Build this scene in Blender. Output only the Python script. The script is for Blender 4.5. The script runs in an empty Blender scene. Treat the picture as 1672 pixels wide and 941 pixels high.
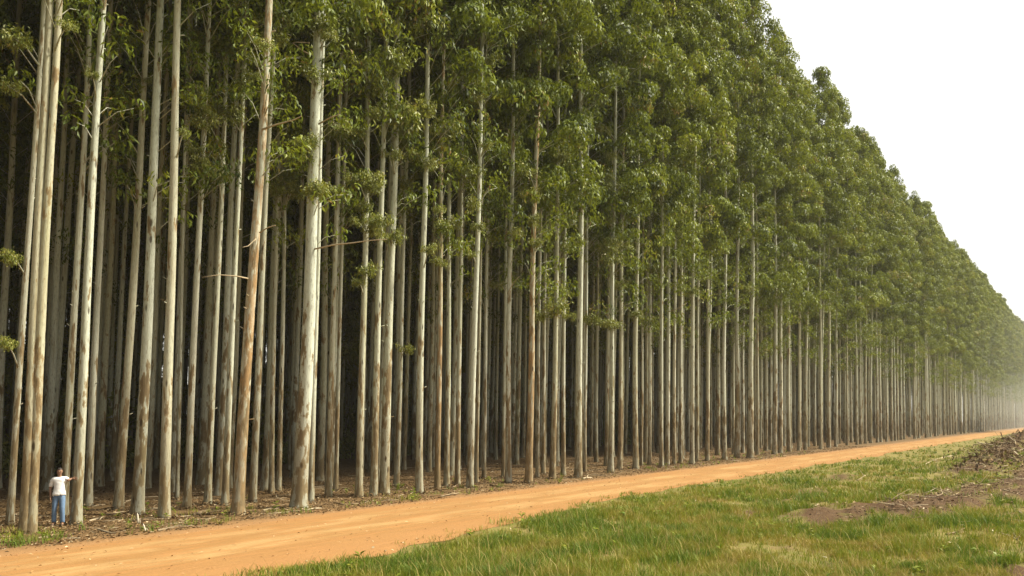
import bpy, math, random
import numpy as np
from mathutils import Vector, Matrix
rnd = random.Random(7); rng = np.random.default_rng(7)
S = bpy.context.scene
COL = S.collection

# ------------------------------------------------------------------ camera model (photo 1672 x 941)
W0, H0, F = 1672.0, 941.0, 1300.0
EYE = 3.24; PITCH = math.radians(3.0); HOR = 684.0
CY = HOR - F*math.tan(PITCH)
FWD = np.array([0, math.cos(PITCH), math.sin(PITCH)]); UPV = np.array([0, -math.sin(PITCH), math.cos(PITCH)])
def ray(x, y): return FWD + np.array([(x-W0/2)/F, 0, 0]) + UPV*((CY-y)/F)
def ground_at(x, y):
    d = ray(x, y); t = -EYE/d[2]; return np.array([d[0]*t, d[1]*t, 0.0])
def point_at(x, y, depth):
    d = ray(x, y); t = depth/d[1]; return np.array([d[0]*t, depth, EYE+d[2]*t])
def project(X, Y, Z):
    r = np.array([X, Y, Z-EYE]); c = r@FWD; return W0/2+F*X/c, CY-F*(r@UPV)/c

# road frame: u runs along the road (away), v runs towards the forest
CA, SA = .594, .805
_n = math.hypot(CA, SA); CA /= _n; SA /= _n
PHI = math.atan2(SA, CA)
def uv2w(u, v): return u*CA - v*SA, u*SA + v*CA
def w2uv(x, y): return x*CA + y*SA, -x*SA + y*CA
ROWV = 24.6

# ------------------------------------------------------------------ small helpers
def link(o, parent=None):
    COL.objects.link(o)
    if parent is not None: o.parent = parent
    return o
def tag(o, label=None, cat=None, group=None, kind=None):
    if label: o['label'] = label
    if cat: o['category'] = cat
    if group: o['group'] = group
    if kind: o['kind'] = kind
    return o
def mesh_np(name, verts, faces, mats=(), mat_idx=None, attrs=None, smooth=False):
    """verts (n,3); faces: list of (k,m) int arrays"""
    me = bpy.data.meshes.new(name)
    verts = np.asarray(verts, np.float32)
    me.vertices.add(len(verts)); me.vertices.foreach_set('co', verts.ravel())
    loops = np.concatenate([f.ravel() for f in faces]).astype(np.int32)
    tot = np.concatenate([np.full(len(f), f.shape[1]) for f in faces]).astype(np.int32)
    st = np.concatenate([[0], np.cumsum(tot)[:-1]]).astype(np.int32)
    me.loops.add(len(loops)); me.loops.foreach_set('vertex_index', loops)
    me.polygons.add(len(tot)); me.polygons.foreach_set('loop_start', st)
    if mat_idx is not None: me.polygons.foreach_set('material_index', np.asarray(mat_idx, np.int32))
    if smooth: me.polygons.foreach_set('use_smooth', np.ones(len(tot), bool))
    for m in mats: me.materials.append(m)
    for k, a in (attrs or {}).items():
        at = me.attributes.new(k, 'FLOAT', 'POINT'); at.data.foreach_set('value', np.asarray(a, np.float32))
    me.update(calc_edges=True); me.validate()
    return me
class MB:
    def __init__(s): s.v=[]; s.f=[]; s.mi=[]; s.t=[]; s.n=0
    def add(s, v, f, mi=0, t=None):
        v = np.asarray(v, float); s.v.append(v)
        for a in (f if isinstance(f, list) else [f]):
            s.f.append(a+s.n); s.mi.append(np.full(len(a), mi))
        s.t.append(np.full(len(v), .5) if t is None else np.broadcast_to(t, (len(v),))); s.n += len(v)
    def mesh(s, name, mats, smooth=False):
        # group the faces by size, keep the indices in step
        return mesh_np(name, np.concatenate(s.v), s.f, mats, np.concatenate(s.mi), {'tint': np.concatenate(s.t)}, smooth)
def tube(mb, pts, rad, seg=8, mi=0, t=None, cap=True, wob=0.0):
    pts = np.asarray(pts, float); rad = np.asarray(rad, float); n = len(pts)
    tan = np.gradient(pts, axis=0); tan /= np.linalg.norm(tan, axis=1)[:, None]+1e-9
    ref = np.array([1., 0, 0]) if abs(tan[0][0]) < .8 else np.array([0, 1., 0])
    a = ref - tan*(tan@ref)[:, None]; a /= np.linalg.norm(a, axis=1)[:, None]+1e-9
    b = np.cross(tan, a)
    ang = np.arange(seg)/seg*2*np.pi
    rr = rad[:, None]*(1+wob*rng.normal(size=(n, seg)))
    ring = pts[:, None, :] + rr[..., None]*(a[:, None, :]*np.cos(ang)[None, :, None] + b[:, None, :]*np.sin(ang)[None, :, None])
    i = np.arange(n-1)[:, None]*seg; j = np.arange(seg)[None, :]; k = (j+1) % seg
    q = np.stack([i+j, i+k, i+seg+k, i+seg+j], -1).reshape(-1, 4)
    fs = [q]
    if cap: fs += [np.arange(seg)[None, ::-1], (np.arange(seg)+(n-1)*seg)[None, :]]
    mb.add(ring.reshape(-1, 3), fs, mi, t)
def vnoise(x, y, seed=0):
    """value noise 0..1"""
    x = np.asarray(x, float); y = np.asarray(y, float)
    xi = np.floor(x).astype(np.int64); yi = np.floor(y).astype(np.int64); fx = x-xi; fy = y-yi
    fx = fx*fx*(3-2*fx); fy = fy*fy*(3-2*fy)
    def h(a, b):
        n = (a*374761393 + b*668265263 + seed*144665) & 0x7fffffff
        n = ((n ^ (n >> 13))*1274126177) & 0x7fffffff
        return ((n ^ (n >> 16)) & 0xffff)/65535.0
    return (h(xi, yi)*(1-fx)+h(xi+1, yi)*fx)*(1-fy) + (h(xi, yi+1)*(1-fx)+h(xi+1, yi+1)*fx)*fy
def fbm(x, y, seed=0, oct=3):
    s = 0; a = .5; tot = 0
    for k in range(oct):
        s = s + a*vnoise(np.asarray(x)*2**k, np.asarray(y)*2**k, seed+k*17); tot += a; a *= .5
    return s/tot

# ------------------------------------------------------------------ material helpers
class NT:
    def __init__(s, name):
        s.m = bpy.data.materials.new(name); s.m.use_nodes = True; s.t = s.m.node_tree; s.t.nodes.clear()
        s.out = s.t.nodes.new('ShaderNodeOutputMaterial')
    def n(s, typ, **kw):
        nd = s.t.nodes.new('ShaderNode'+typ)
        for k, v in kw.items():
            if k.startswith('_'): setattr(nd, k[1:], v)
            else: s.set(nd, k, v)
        return nd
    def set(s, nd, k, v):
        sock = nd.inputs[int(k[1:])] if (k[0] == 'i' and k[1:].isdigit()) else nd.inputs[k.replace('__', ' ')]
        if isinstance(v, bpy.types.NodeSocket): s.t.links.new(v, sock)
        else: sock.default_value = v
    def math(s, op, a, b=None, c=None, clamp=False):
        nd = s.n('Math', _operation=op, _use_clamp=clamp); s.set(nd, 'i0', a)
        if b is not None: s.set(nd, 'i1', b)
        if c is not None: s.set(nd, 'i2', c)
        return nd.outputs[0]
    def mix(s, f, a, b, mode='MIX'):
        nd = s.n('Mix', _data_type='RGBA', _blend_type=mode, _clamp_factor=True)
        s.set(nd, 'i0', f); s.set(nd, 'i6', a); s.set(nd, 'i7', b); return nd.outputs[2]
    def ramp(s, f, lo, hi):
        nd = s.n('MapRange', _interpolation_type='SMOOTHSTEP', _clamp=True); s.set(nd, 'i0', f); s.set(nd, 'i1', lo); s.set(nd, 'i2', hi); return nd.outputs[0]
    def noise(s, vec, scale, w=None, detail=3, rough=.55):
        nd = s.n('TexNoise', _noise_dimensions='4D' if w is not None else '3D', Scale=scale, Detail=detail, Roughness=rough)
        s.set(nd, 'Vector', vec)
        if w is not None: s.set(nd, 'W', w)
        return nd.outputs[0]
    def scaled(s, vec, xyz):
        nd = s.n('VectorMath', _operation='MULTIPLY'); s.set(nd, 'i0', vec); nd.inputs[1].default_value = xyz; return nd.outputs[0]
    def bsdf(s, col, rough=.9, spec=.2, bump=None, dist=.02, strength=.6):
        p = s.n('BsdfPrincipled'); s.set(p, 'Base__Color', col); s.set(p, 'Roughness', rough); s.set(p, 'Specular__IOR__Level', spec)
        if bump is not None:
            b = s.n('Bump', Strength=strength, Distance=dist); s.set(b, 'Height', bump); s.set(p, 'Normal', b.outputs[0])
        s.t.links.new(p.outputs[0], s.out.inputs[0]); return p
def C(r, g, b): return (r, g, b, 1)

def make_bark(name, orange=0.0, pale=0.0):
    m = NT(name); tc = m.n('TexCoord').outputs['Object']; oi = m.n('ObjectInfo').outputs['Random']
    w = m.math('MULTIPLY', oi, 137.0)
    sep = m.n('SeparateXYZ', i0=tc); z = sep.outputs[2]
    big = m.noise(m.scaled(tc, (2.2, 2.2, .42)), 1.0, w, 4)
    mid = m.noise(m.scaled(tc, (9, 9, 1.6)), 1.0, w, 4, .65)
    fine = m.noise(m.scaled(tc, (38, 38, 5)), 1.0, w, 3, .6)
    r2 = m.math('FRACT', m.math('MULTIPLY', oi, 17.3)); r3 = m.math('FRACT', m.math('MULTIPLY', oi, 71.7))
    pale_c = m.mix(r2, C(.40, .415, .315), C(.50, .53, .45))
    pale_c = m.mix(m.math('MULTIPLY', r3, .22), pale_c, C(.37, .31, .17))
    tan_c = m.mix(r3, C(.18, .145, .066), C(.235, .18, .08))
    flake = m.noise(m.scaled(tc, (4.2, 4.2, 1.15)), 1.0, m.math('ADD', w, 3.0), 4, .62)
    thr = m.math('ADD', m.math('MULTIPLY', m.ramp(z, 1.0, 9.0), .08), .492-.055*orange)
    fl = m.math('SUBTRACT', m.math('ADD', m.math('MULTIPLY', big, .35), m.math('MULTIPLY', flake, .65)), thr)
    col = m.mix(m.math('MULTIPLY', m.ramp(m.noise(m.scaled(tc, (14, 14, .5)), 1.0, w, 2), .5, .72), .45), pale_c, tan_c)
    rim = m.mix(r2, C(.245, .175, .085), C(.22, .175, .095))
    col = m.mix(m.math('MULTIPLY', m.ramp(fl, -.004, .014), .9), col, rim)
    col = m.mix(m.math('MULTIPLY', m.ramp(fl, .022, .05), .85), col, m.mix(mid, C(.10, .072, .038), C(.20, .148, .078)))
    if orange: col = m.mix(m.math('MULTIPLY', m.ramp(mid, .38, .6), orange), col, C(.34, .205, .09))
    # greenish bands of fresh bark
    gb = m.ramp(m.noise(m.scaled(tc, (1.5, 1.5, .16)), 1.0, m.math('ADD', w, 5.0), 2), .55, .7)
    col = m.mix(m.math('MULTIPLY', gb, .4), col, C(.25, .25, .12))
    # rough older bark in the lowest metres, with red dust splashed up
    hz = m.math('ADD', z, m.math('MULTIPLY', m.math('SUBTRACT', big, .5), 5.0))
    low = m.math('SUBTRACT', 1.0, m.ramp(hz, .8, 5.0+2.0*orange))
    lowc = m.mix(mid, C(.085, .062, .030), C(.245, .195, .105))
    col = m.mix(m.math('MULTIPLY', low, .55), col, lowc)
    # dark knots and scars
    vor = m.n('TexVoronoi', _voronoi_dimensions='4D', Scale=1.0, Randomness=1.0); m.set(vor, 'Vector', m.scaled(tc, (5, 5, 1.5))); m.set(vor, 'W', w)
    pick = m.ramp(m.n('SeparateColor', i0=vor.outputs['Color']).outputs[0], .38, .42)
    knot = m.math('MULTIPLY', m.math('SUBTRACT', 1.0, m.ramp(vor.outputs['Distance'], .12, .28)), pick)
    col = m.mix(m.math('MULTIPLY', knot, .85), col, C(.045, .03, .018))
    col = m.mix(m.math('MULTIPLY', m.ramp(fine, .5, .66), .5), col, C(.10, .07, .04))
    h = m.math('ADD', m.math('MULTIPLY', mid, .7), m.math('MULTIPLY', fine, .5)); h = m.math('SUBTRACT', h, knot)
    m.bsdf(col, .88, .15, h, .03, .7)
    return m.m
def make_leaf(name, c_dark, c_mid, c_light, young=0.0, spec=.35):
    m = NT(name); oi = m.n('ObjectInfo').outputs['Random']
    a = m.n('Attribute', _attribute_name='tint').outputs['Fac']
    t = m.math('ADD', m.math('MULTIPLY', a, .8), m.math('MULTIPLY', oi, .25))
    col = m.mix(m.ramp(t, .05, .55), c_dark, c_mid); col = m.mix(m.ramp(t, .5, 1.0), col, c_light)
    if young: col = m.mix(m.math('MULTIPLY', m.ramp(a, .955, .985), young), col, C(.20, .10, .03))
    p = m.n('BsdfPrincipled', Roughness=.5); m.set(p, 'Base__Color', col); m.set(p, 'Specular__IOR__Level', spec)
    tr = m.n('BsdfTranslucent'); m.set(tr, 'Color', m.mix(.5, col, C(.30, .33, .015)))
    mx = m.n('MixShader'); mx.inputs[0].default_value = .28
    m.t.links.new(p.outputs[0], mx.inputs[1]); m.t.links.new(tr.outputs[0], mx.inputs[2]); m.t.links.new(mx.outputs[0], m.out.inputs[0])
    return m.m
def plain(name, col, rough=.8, spec=.2, var=.25, scale=20):
    m = NT(name); tc = m.n('TexCoord').outputs['Object']
    n = m.noise(tc, scale, None, 3)
    d = C(*[c*(1-var) for c in col[:3]]); l = C(*[min(1, c*(1+var)) for c in col[:3]])
    m.bsdf(m.mix(n, d, l), rough, spec); return m.m
def tinted(name, stops, rough=.9, spec=.1, translucent=0.0):
    m = NT(name); a = m.n('Attribute', _attribute_name='tint').outputs['Fac']
    cr = m.n('ValToRGB'); m.set(cr, 'Fac', a); e = cr.color_ramp.elements
    while len(e) < len(stops): e.new(.5)
    for el, (p, c) in zip(e, stops): el.position = p; el.color = c
    p = m.bsdf(cr.outputs[0], rough, spec)
    if translucent:
        tr = m.n('BsdfTranslucent'); m.set(tr, 'Color', cr.outputs[0]); mx = m.n('MixShader'); mx.inputs[0].default_value = translucent
        m.t.links.new(p.outputs[0], mx.inputs[1]); m.t.links.new(tr.outputs[0], mx.inputs[2]); m.t.links.new(mx.outputs[0], m.out.inputs[0])
    return m.m

BARK = make_bark('eucalyptus_bark'); BARK_OR = make_bark('shedding_orange_bark', .75); BARK_MID = make_bark('tan_bark', .15)
LEAF = make_leaf('eucalyptus_leaves', C(.026, .048, .006), C(.122, .160, .013), C(.28, .30, .03), .8, .2)
LEAF_SPRAY = make_leaf('spray_leaves', C(.075, .10, .014), C(.19, .215, .03), C(.36, .34, .07), .5, .45)
TWIG = tinted('dry_twig', [(0, C(.10, .07, .04)), (.5, C(.26, .19, .11)), (1, C(.48, .40, .27))])

# ------------------------------------------------------------------ ground, verge and road
def g_h(u, v):
    """height of the ground; flat under road and forest, low windrows of bulldozed soil to the right of the grass"""
    u = np.asarray(u, float); v = np.asarray(v, float)
    side = np.clip((14.6-v)/2.5, 0, 1)
    h = side*((fbm(u*.35, v*.35, 3)-.5)*.22 + (fbm(u*1.3, v*1.3, 5)-.5)*.10)
    rough = .55+.9*fbm(u*.45, v*.45, 11)
    h = h + 1.6*np.exp(-((u-98)/24.)**2 - ((v-6.2)/2.8)**2)*rough
    h = h + .55*np.exp(-((u-60)/10.)**2 - ((v-5.6)/1.6)**2)*rough
    h = h + .20*np.exp(-(band_d(u, v)/1.5)**2)*rough
    d = soil(u, v)
    h = h + d*side*(fbm(u*2.2, v*2.2, 23)-.5)*.5
    return h
BAND = [(27.5, 7.0), (32, 5.4), (37, 4.1), (43, 2.9), (52, 2.2), (62, 2.0)]
BAND2 = [(50, 5.6), (58, 6.4), (66, 6.4), (84, 6.2), (120, 6.5)]
def band_d(u, v, B=BAND):
    d = np.full(np.shape(u), 99.)
    for (a0, b0), (a1, b1) in zip(B[:-1], B[1:]):
        L = (a1-a0)**2+(b1-b0)**2; t = np.clip(((u-a0)*(a1-a0)+(v-b0)*(b1-b0))/L, 0, 1)
        d = np.minimum(d, np.hypot(u-a0-t*(a1-a0), v-b0-t*(b1-b0)))
    return d
def soil(u, v):
    """1 where the soil is bare and brown"""
    u = np.asarray(u, float); v = np.asarray(v, float)
    n = fbm(u*.5, v*.8, 31); n2 = fbm(u*1.6, v*2.2, 33)
    d = np.minimum(np.minimum(band_d(u, v), band_d(u, v, BAND2)+.95), np.hypot((u-20.5)*.8, v-.6)+.9)
    b = np.clip((np.exp(-(d/2.35)**2)*1.45 + (n-.5)*1.6 + (n2-.5)*1.9 - .48)*1.7, 0, 1)
    sp = np.clip((fbm(u*.33+9, v*.6, 41)*.7+n2*.3-.60)*6, 0, 1)*np.clip((14-v)*.5, 0, 1)*np.clip((u-14)/3, 0, 1)*.85
    return np.clip(np.maximum(b, sp), 0, 1)
def edges(a, fine0, fine1, step, far):
    f = np.arange(fine0, fine1+1e-6, step)
    lo = fine0 - np.cumsum(step*1.5**np.arange(1, 40)); hi = fine1 + np.cumsum(step*1.5**np.arange(1, 40))
    return np.concatenate([[-far], lo[(lo > -far)][::-1], f, hi[hi < far], [far]])
def sheet(name, us, vs, hf, mat, **at):
    U, V = np.meshgrid(us, vs, indexing='ij'); n, m = U.shape
    P = np.stack([U, V, hf(U, V)], -1).reshape(-1, 3)
    i = np.arange(n-1)[:, None]*m; j = np.arange(m-1)[None, :]
    q = np.stack([i+j, i+m+j, i+m+j+1, i+j+1], -1).reshape(-1, 4)
    me = mesh_np(name, P, [q], [mat], None, {k: f(U, V).ravel() for k, f in at.items()}, True)
    o = link(bpy.data.objects.new(name, me)); o.rotation_euler.z = PHI
    return o
def ground_mat():
    m = NT('ground_soil'); tc = m.n('TexCoord').outputs['Object']; sep = m.n('SeparateXYZ', i0=tc); v = sep.outputs[1]
    so = m.n('Attribute', _attribute_name='soil').outputs['Fac']
    n1 = m.noise(tc, .5, None, 4); n2 = m.noise(tc, 3.5, None, 4, .65); n3 = m.noise(tc, 22, None, 3, .7)
    grass = m.mix(m.ramp(n1, .35, .65), C(.13, .125, .030), C(.20, .165, .052))
    grass = m.mix(m.ramp(n2, .48, .68), grass, C(.19, .135, .06))
    dirt = m.mix(n2, C(.042, .025, .013), C(.12, .07, .035))
    dirt = m.mix(m.ramp(n3, .58, .75), dirt, C(.27, .19, .11))
    col = m.mix(m.math('ADD', so, 0, clamp=True), grass, dirt)
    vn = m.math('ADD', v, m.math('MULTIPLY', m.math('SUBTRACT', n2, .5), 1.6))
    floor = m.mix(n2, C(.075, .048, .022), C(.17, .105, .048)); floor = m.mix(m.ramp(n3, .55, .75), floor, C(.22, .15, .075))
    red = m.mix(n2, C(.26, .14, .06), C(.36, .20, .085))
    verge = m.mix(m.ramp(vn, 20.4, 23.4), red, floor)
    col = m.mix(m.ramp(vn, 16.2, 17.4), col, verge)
    h = m.math('ADD', m.math('MULTIPLY', n2, .6), m.math('MULTIPLY', n3, .5))
    m.bsdf(col, .95, .1, h, .06, .8); return m.m
def road_mat():
    m = NT('orange_dirt'); tc = m.n('TexCoord').outputs['Object']; sep = m.n('SeparateXYZ', i0=tc); v = sep.outputs[1]
    st = m.noise(m.scaled(tc, (.10, 1.0, 1)), 1.0, None, 4, .6); st2 = m.noise(m.scaled(tc, (.5, 5.0, 1)), 1.0, None, 3, .6)
    n2 = m.noise(tc, .9, None, 5, .68); n3 = m.noise(tc, 9, None, 4, .75)
    vv = m.math('ADD', v, m.math('MULTIPLY', m.math('SUBTRACT', st, .5), 1.8))
    def track(c, w):
        d = m.math('ABSOLUTE', m.math('SUBTRACT', vv, c)); return m.math('SUBTRACT', 1.0, m.ramp(d, w*.35, w))
    tr = m.math('MAXIMUM', track(17.4, .95), track(19.35, 1.0))
    col = m.mix(n2, C(.22, .115, .040), C(.31, .172, .063))
    pat = m.ramp(m.noise(m.scaled(tc, (.22, .7, 1)), 1.0, None, 5, .7), .40, .62)
    col = m.mix(m.math('MULTIPLY', m.math('MULTIPLY', tr, pat), .8), col, C(.37, .240, .104))
    col = m.mix(m.math('MULTIPLY', m.ramp(st2, .46, .62), .55), col, C(.34, .165, .06))
    edge = m.math('MAXIMUM', m.math('SUBTRACT', 1.0, m.ramp(vv, 14.9, 17.2)), m.ramp(vv, 19.9, 21.3))
    col = m.mix(m.math('MULTIPLY', edge, .7), col, m.mix(n3, C(.25, .13, .05), C(.36, .19, .075)))
    col = m.mix(m.math('MULTIPLY', m.ramp(n3, .56, .70), .5), col, C(.30, .15, .06))
    h = m.math('ADD', m.math('MULTIPLY', st2, .5), m.math('MULTIPLY', n3, .3))
    m.bsdf(col, .95, .1, h, .09, .8); return m.m
us = edges(0, 2, 135, .45, 900); vs = edges(0, -14, 15.6, .4, 900)
ground = tag(sheet('ground', us, vs, g_h, ground_mat(), soil=soil), 'grassy and leaf-littered ground under the forest and beside the road', 'ground', kind='structure')
def lo_e(u): return 16.0 - 2.1*np.clip((29-u)/19, 0, 1.3) + (vnoise(u*.16, u*0, 51)-.5)*.9 + (vnoise(u*.8, u*0, 52)-.5)*.55
def hi_e(u): return 21.0 + (vnoise(u*.14, u*0, 53)-.5)*.8 + (vnoise(u*.9, u*0, 54)-.5)*.5
ru = np.concatenate([np.arange(-60, 140, .5), np.arange(140, 700, 4.)]); rt = np.linspace(0, 1, 9)
RU, RT = np.meshgrid(ru, rt, indexing='ij'); RV = lo_e(RU)*(1-RT)+hi_e(RU)*RT
RZ = .010 + .035*np.sin(np.pi*RT) - .03*np.exp(-((RV-17.4)/.5)**2) - .03*np.exp(-((RV-19.35)/.5)**2)
RZ = np.maximum(RZ, .008); nn, mm = RU.shape
ii = np.arange(nn-1)[:, None]*mm; jj = np.arange(mm-1)[None, :]
road = link(bpy.data.objects.new('dirt_road', mesh_np('dirt_road', np.stack([RU, RV, RZ], -1).reshape(-1, 3),
    [np.stack([ii+jj, ii+mm+jj, ii+mm+jj+1, ii+jj+1], -1).reshape(-1, 4)], [road_mat()], smooth=True)))
road.rotation_euler.z = PHI; tag(road, 'orange dirt road running along the edge of the forest', 'road', kind='structure')

# ------------------------------------------------------------------ leaves
def unit(a): return a/(np.linalg.norm(a, axis=-1, keepdims=True)+1e-9)
def leaf_quads(mb, P, axis, nrm, L, Wd, tint, droop=.25, mi=0):
    n = len(P); axis = unit(axis); side = unit(np.cross(nrm, axis)); nrm = unit(np.cross(axis, side))
    L = np.asarray(L)[:, None]; Wd = np.asarray(Wd)[:, None]
    a = P; b = P+axis*L*.45+side*Wd*.5+nrm*L*.06; c = P+axis*L-nrm*L*droop; d = P+axis*L*.45-side*Wd*.5+nrm*L*.06
    V = np.stack([a, b, c, d], 1).reshape(-1, 3)
    mb.add(V, (np.arange(n)[:, None]*4+np.arange(4)[None, :]), mi, np.repeat(tint, 4))
def clump(mb, c, rc, n, L=.27, Wd=.12, base=.5, spread=.42):
    z = rng.uniform(-.45, 1, n); th = rng.uniform(0, 2*np.pi, n); s = np.sqrt(1-np.clip(z, -1, 1)**2)
    D = np.stack([s*np.cos(th), s*np.sin(th), z], 1)
    k = rng.uniform(.45, 1.0, n)**.45
    P = c + D*(rc*k)[:, None]*np.array([1, 1, .85]); P[:, 2] -= rc*.55*(np.hypot(D[:, 0], D[:, 1])*k)**3*rng.random(n)
    nr = unit(D + rng.normal(0, spread, (n, 3)))
    out = unit(D*np.array([1, 1, 0])+1e-4)
    ax = out*.6 + np.array([0, 0, -.9]) + rng.normal(0, .45, (n, 3)); ax = ax - nr*np.sum(ax*nr, 1)[:, None]
    t = np.clip(base + rng.normal(0, .17, n), 0, 1)
    leaf_quads(mb, P, ax, nr, L*rng.uniform(.7, 1.25, n), Wd*rng.uniform(.7, 1.2, n), t)
H = 41.5
def trunk_curve(ph):
    def f(z):
        z = np.asarray(z, float)
        return np.stack([.06*np.sin(z*.13+ph[0])+.03*np.sin(z*.41+ph[1])-(.06*np.sin(ph[0])+.03*np.sin(ph[1])),
                         .06*np.sin(z*.12+ph[2])+.03*np.sin(z*.37+ph[3])-(.06*np.sin(ph[2])+.03*np.sin(ph[3])), z], -1)
    return f
ZS = np.concatenate([[-.25, 0, .12, .3, .6, 1.0], np.arange(1.8, 41, 1.3), [40.6]])
def radius(z, r0=.19):
    z = np.asarray(z, float); zc = np.clip(z, 0, H)
    return r0*((1-zc/H)**.85*.93+.02) + r0*.32*np.exp(-np.clip(z, 0, None)/.35) + r0*.06*np.exp(-np.clip(z, 0, None)/2.5)
def build_trunk(mb, ph, seg=12, r0=.19, mi=0):
    f = trunk_curve(ph); p = f(ZS); r = radius(ZS, r0)
    tube(mb, p, r, seg, mi, None, False, .025)
    # a few snapped-off branch stubs
    for k in range(7):
        z = rng.uniform(3, 20); a = rng.uniform(0, 6.28); q = f(z); R = float(radius(z, r0)); d = np.array([math.cos(a), math.sin(a), rng.uniform(.1, .7)])
        tube(mb, [q+d*R*.6, q+d*(R+rng.uniform(.05, .22))], [.022, .014], 5, mi)
def build_crown(mb, ph, edge, dens=1.0):
    f = trunk_curve(ph)
    lo, hi_, nl, nu = {'edge': (14.5, 23, 22, 70), 'sparse': (18, 24, 19, 60), 'inner': (15, 20, 9, 56)}[edge]
    base = rng.uniform(lo, hi_)
    zs = list(rng.uniform(max(9.5, base-8), base+1.5, nl))
    zs += list(base + (40.5-base)*rng.random(int(nu*(H-base)/25))**.72)
    for z in zs:
        hi = (z-base)/(H-base)
        if z < base: R = 1.5; rc = rng.uniform(.34, .66)
        else: R = (1.75+.65*min(1, hi*2.2))*(1-hi**3.4)+.2; rc = rng.uniform(.45, .98)*(1-.25*max(0, hi-.75)/.25)
        a = rng.uniform(0, 2*np.pi)
        if edge != 'inner' and rng.random() < .62: a = rng.normal(0, .95)
        q = R*rng.uniform(.35, 1)*(1.1 if edge != 'inner' and abs((a+np.pi) % (2*np.pi)-np.pi) < 1 else .9)
        c = f(z) + np.array([q*math.cos(a), q*math.sin(a), rng.uniform(-.2, .2)])
        b = np.clip(rng.normal(.42, .18)+.12*hi, 0, 1)
        n = int((275 if z >= base else 135)*dens*(rc/.9)**2)
        clump(mb, c, rc, n, base=b, L=.29 if z >= base else .25, Wd=.105 if z >= base else .08)
        z0 = max(4, z-rng.uniform(.3, .9)-q*.25); p0 = f(z0)
        mid = p0*.45+c*.55+np.array([0, 0, .12])
        tube(mb, [p0, mid, c+np.array([0, 0, -.1])], [.016+.005*q, .013, .006], 4, 1)
    clump(mb, f(40.0), .8, 170, base=.5)
    clump(mb, f(40.9), .45, 70, base=.5)
def pair(name, edge):
    ph = rng.uniform(0, 6.28, 4)
    t = MB(); build_trunk(t, ph); tm = t.mesh('trunk', [BARK], True)
    c = MB(); build_crown(c, ph, edge); cm = c.mesh('crown', [LEAF, BARK])
    return tm, cm, ph
EDGE = [pair('edge', 'edge') for _ in range(10)]
INNER = [pair('inner', 'inner') for _ in range(4)]
SPARSE = [pair('sparse', 'sparse') for _ in range(len(EDGE))]
def with_bark(me, bark):
    m2 = me.copy(); m2.materials[0] = bark; return m2
EDGE_OR = [with_bark(t, BARK_OR) for t, _, _ in EDGE]; EDGE_MID = [with_bark(t, BARK_MID) for t, _, _ in EDGE]
MIDS = {'e': EDGE_MID, 's': [with_bark(t, BARK_MID) for t, _, _ in SPARSE]}; ORS = {'e': EDGE_OR, 's': [with_bark(t, BARK_OR) for t, _, _ in SPARSE]}

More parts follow.
